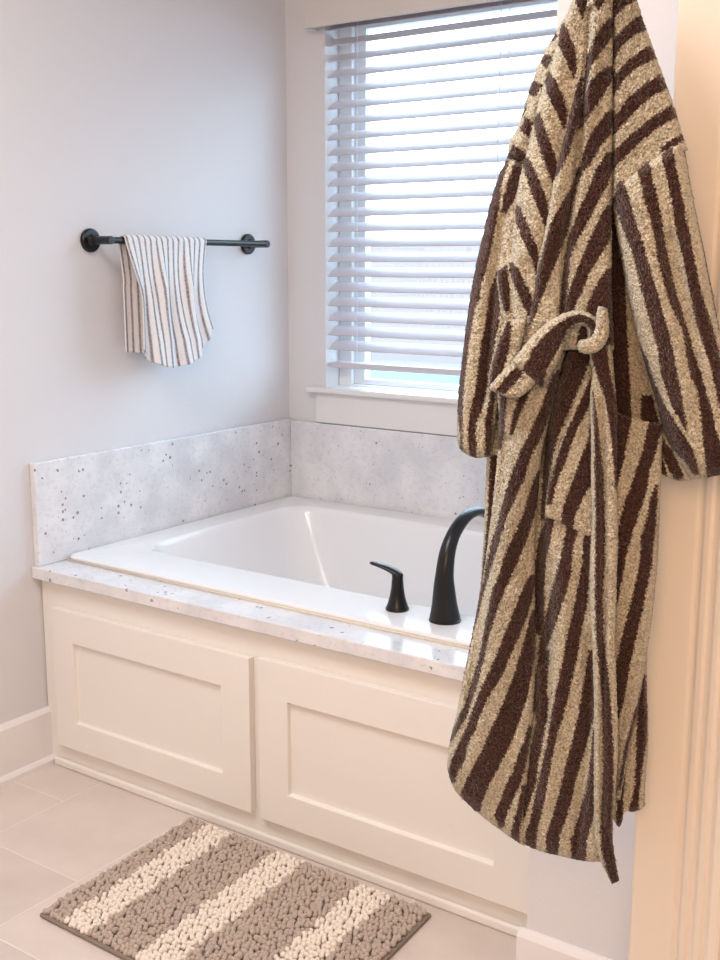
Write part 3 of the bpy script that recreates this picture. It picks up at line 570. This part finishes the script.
# --- pocket
patch('pocket', [(588, 372), (577, 395), (566, 425), (557, 452), (550, 480), (546, 500), (545, 516)], [(663, 424), (662, 450), (661, 480), (659, 510), (657, 530), (655, 547)],
      [(370, .068), (560, .070)], T=.008, r=4, back=.004, top=[(596, 385), (604, 400), (614, 411), (640, 420)], bot=[(562, 524), (586, 535), (618, 545), (640, 545)], tilt=(0, -.018), stripes=[
    S((378, 590, 597), (395, 583, 594), (410, 576, 588), (425, 569, 579), (440, 563, 573), (455, 558, 568), (470, 553, 562), (485, 549, 556), (505, 546, 552)),
    S((425, 590, 598), (440, 588, 598), (450, 584, 598), (465, 578, 597), (480, 573, 595), (495, 567, 584), (510, 562, 578), (520, 561, 574), (532, 560, 572)),
    S((410, 617, 633), (420, 617, 632), (430, 616, 630), (445, 615, 627), (460, 614, 624), (480, 612, 619), (495, 611, 615)),
    S((415, 650, 666), (425, 648, 664), (440, 645, 659), (455, 641, 655), (470, 636, 650), (485, 631, 648), (500, 625, 644), (515, 621, 639), (530, 618, 634), (550, 615, 628)),
    S((485, 655, 658), (495, 651, 658), (510, 648, 657), (525, 645, 656), (535, 641, 655), (552, 638, 653))], label='patch pocket')

# --- belt: strips with a brown centre band
belt = link(bpy.data.objects.new('belt', None), robe); belt['label'] = 'knotted belt with one long hanging end'
def strip(name, left, right, wpts, stripes=(), T=.012, r=6, **kw):
    return patch(name, left, right, wpts, T=T, r=r, back=.006, stripes=stripes, parent=belt, **kw)
strip('belt_fold', [(505, 320), (499, 338), (494, 356), (490, 372), (488, 386)], [(527, 318), (524, 334), (520, 350), (515, 364), (512, 376)], [(300, .078), (400, .088)], [
    S((321, 507, 512), (335, 501, 511), (350, 496, 509), (362, 492, 506), (374, 490, 502), (384, 489, 494))])
strip('belt_fold', [(513, 360), (503, 370), (494, 379), (489, 387), (490, 390)], [(540, 376), (533, 386), (526, 393), (517, 398), (506, 397)], [(300, .092), (400, .092)], [
    [(517, 366), (524, 373), (514, 385), (504, 394), (495, 391), (505, 378)]], T=.014)
# arch from the seam up over the knot
arch_o = curve([(511, 362), (524, 346), (537, 331), (552, 319), (568, 312), (583, 311), (595, 317), (600, 327), (598, 338), (591, 346)], 60)
arch_i = curve([(541, 388), (550, 376), (558, 362), (564, 348), (567, 334), (574, 326), (582, 325), (588, 330), (587, 338), (583, 343)], 60)
ao, ai = arch_o, arch_i
band = [tuple(ao[i] * (1 - f0) + ai[i] * f0) for i, f0 in zip(range(60), np.interp(range(60), [0, 10, 40, 59], [.36, .24, .20, .2]))] + \
       [tuple(ao[i] * (1 - f1) + ai[i] * f1) for i, f1 in reversed(list(zip(range(60), np.interp(range(60), [0, 10, 40, 59], [1.05, .84, .78, .76]))))]
strip('belt_loop', [tuple(q) for q in ao[::6]] + [tuple(ao[-1])], [tuple(q) for q in ai[::6]] + [tuple(ai[-1])], [(300, .100), (400, .094)], [band], T=.018, r=8)
strip('belt_end', [(598, 306), (596, 318), (594, 330), (589, 338), (580, 340), (577, 344)], [(607, 308), (609, 322), (608, 338), (600, 350), (589, 354), (579, 352)], [(300, .112), (400, .108)], T=.014, r=7)
patch('belt_tail', [(590, 348), (590, 358), (592, 375), (590, 395), (591, 440), (591, 480), (592, 520), (590, 560), (590, 600), (592, 640), (593, 665), (594, 700), (594, 760), (594, 800), (594, 832), (598, 853), (604, 868), (612, 884)],
      [(610, 345), (612, 362), (614, 380), (617, 410), (617, 450), (617, 490), (618, 530), (617, 570), (616, 610), (615, 640), (616, 668), (617, 700), (618, 750), (615, 790), (613, 820), (613, 845), (616, 862), (619, 881)],
      [(340, .092), (500, .082), (700, .078), (890, .072)], T=.014, r=6, back=.007, parent=belt, stripes=[
    S((343, 590, 607), (360, 592, 609), (375, 597, 611), (400, 605, 617), (430, 610, 618), (460, 613, 618), (490, 615, 618)),
    S((390, 592, 594), (420, 593, 598), (440, 594, 600), (460, 594, 602), (480, 594.5, 604), (520, 595, 605), (560, 595, 605), (600, 594.5, 603), (640, 596, 604), (660, 598, 607), (690, 601, 610), (720, 602, 612), (760, 603, 614), (800, 602, 613.5), (830, 600, 612), (850, 601, 614), (870, 606, 617), (888, 612, 622))],
      ridges=[([(601, 400), (604, 500), (604, 620), (602, 700), (602, 820)], -.005, 3), ([(596, 400), (598, 600), (598, 800)], .003, 4)])

# hook that carries the robe, fixed to the casing above
hk = empty('robe_hook', (1.79, -1.44, 1.72)); thing(hk, 'matte black robe hook on the door casing above the bathrobe', 'hook')
bm = bmesh.new(); tube(bm, [(1.775, -1.4375, 1.72), (1.775, -1.448, 1.72)], [.02, .019], 28); keep(bmobj('hook_plate', bm, M_black, bevel=.001), hk)
tip = to3d(np.array([604.]), np.array([-72.]), np.array([.05]))[0]
lo = curve([tuple(to3d(np.array([x]), np.array([y]), np.array([.06]))[0] - np.array(robe.location)) for x, y in ((596., -44.), (599., -66.), (604., -79.), (610., -66.), (613., -44.))], 20)
bm = bmesh.new(); tube(bm, lo, [(.003, .0015)] * 20, 8); bmobj('hanging_loop', bm, M_robe, robe, smooth=True)
bm = bmesh.new(); pth = curve([(1.775, -1.446, 1.72), (1.768, -1.475, 1.715), (1.73, -1.50, 1.69), tuple(tip + (.02, 0, -.005)), tuple(tip), tuple(tip + (-.02, 0, .018))], 24)
tube(bm, pth, [.005] * 24, 12); keep(bmobj('hook_arm', bm, M_black, smooth=True), hk)
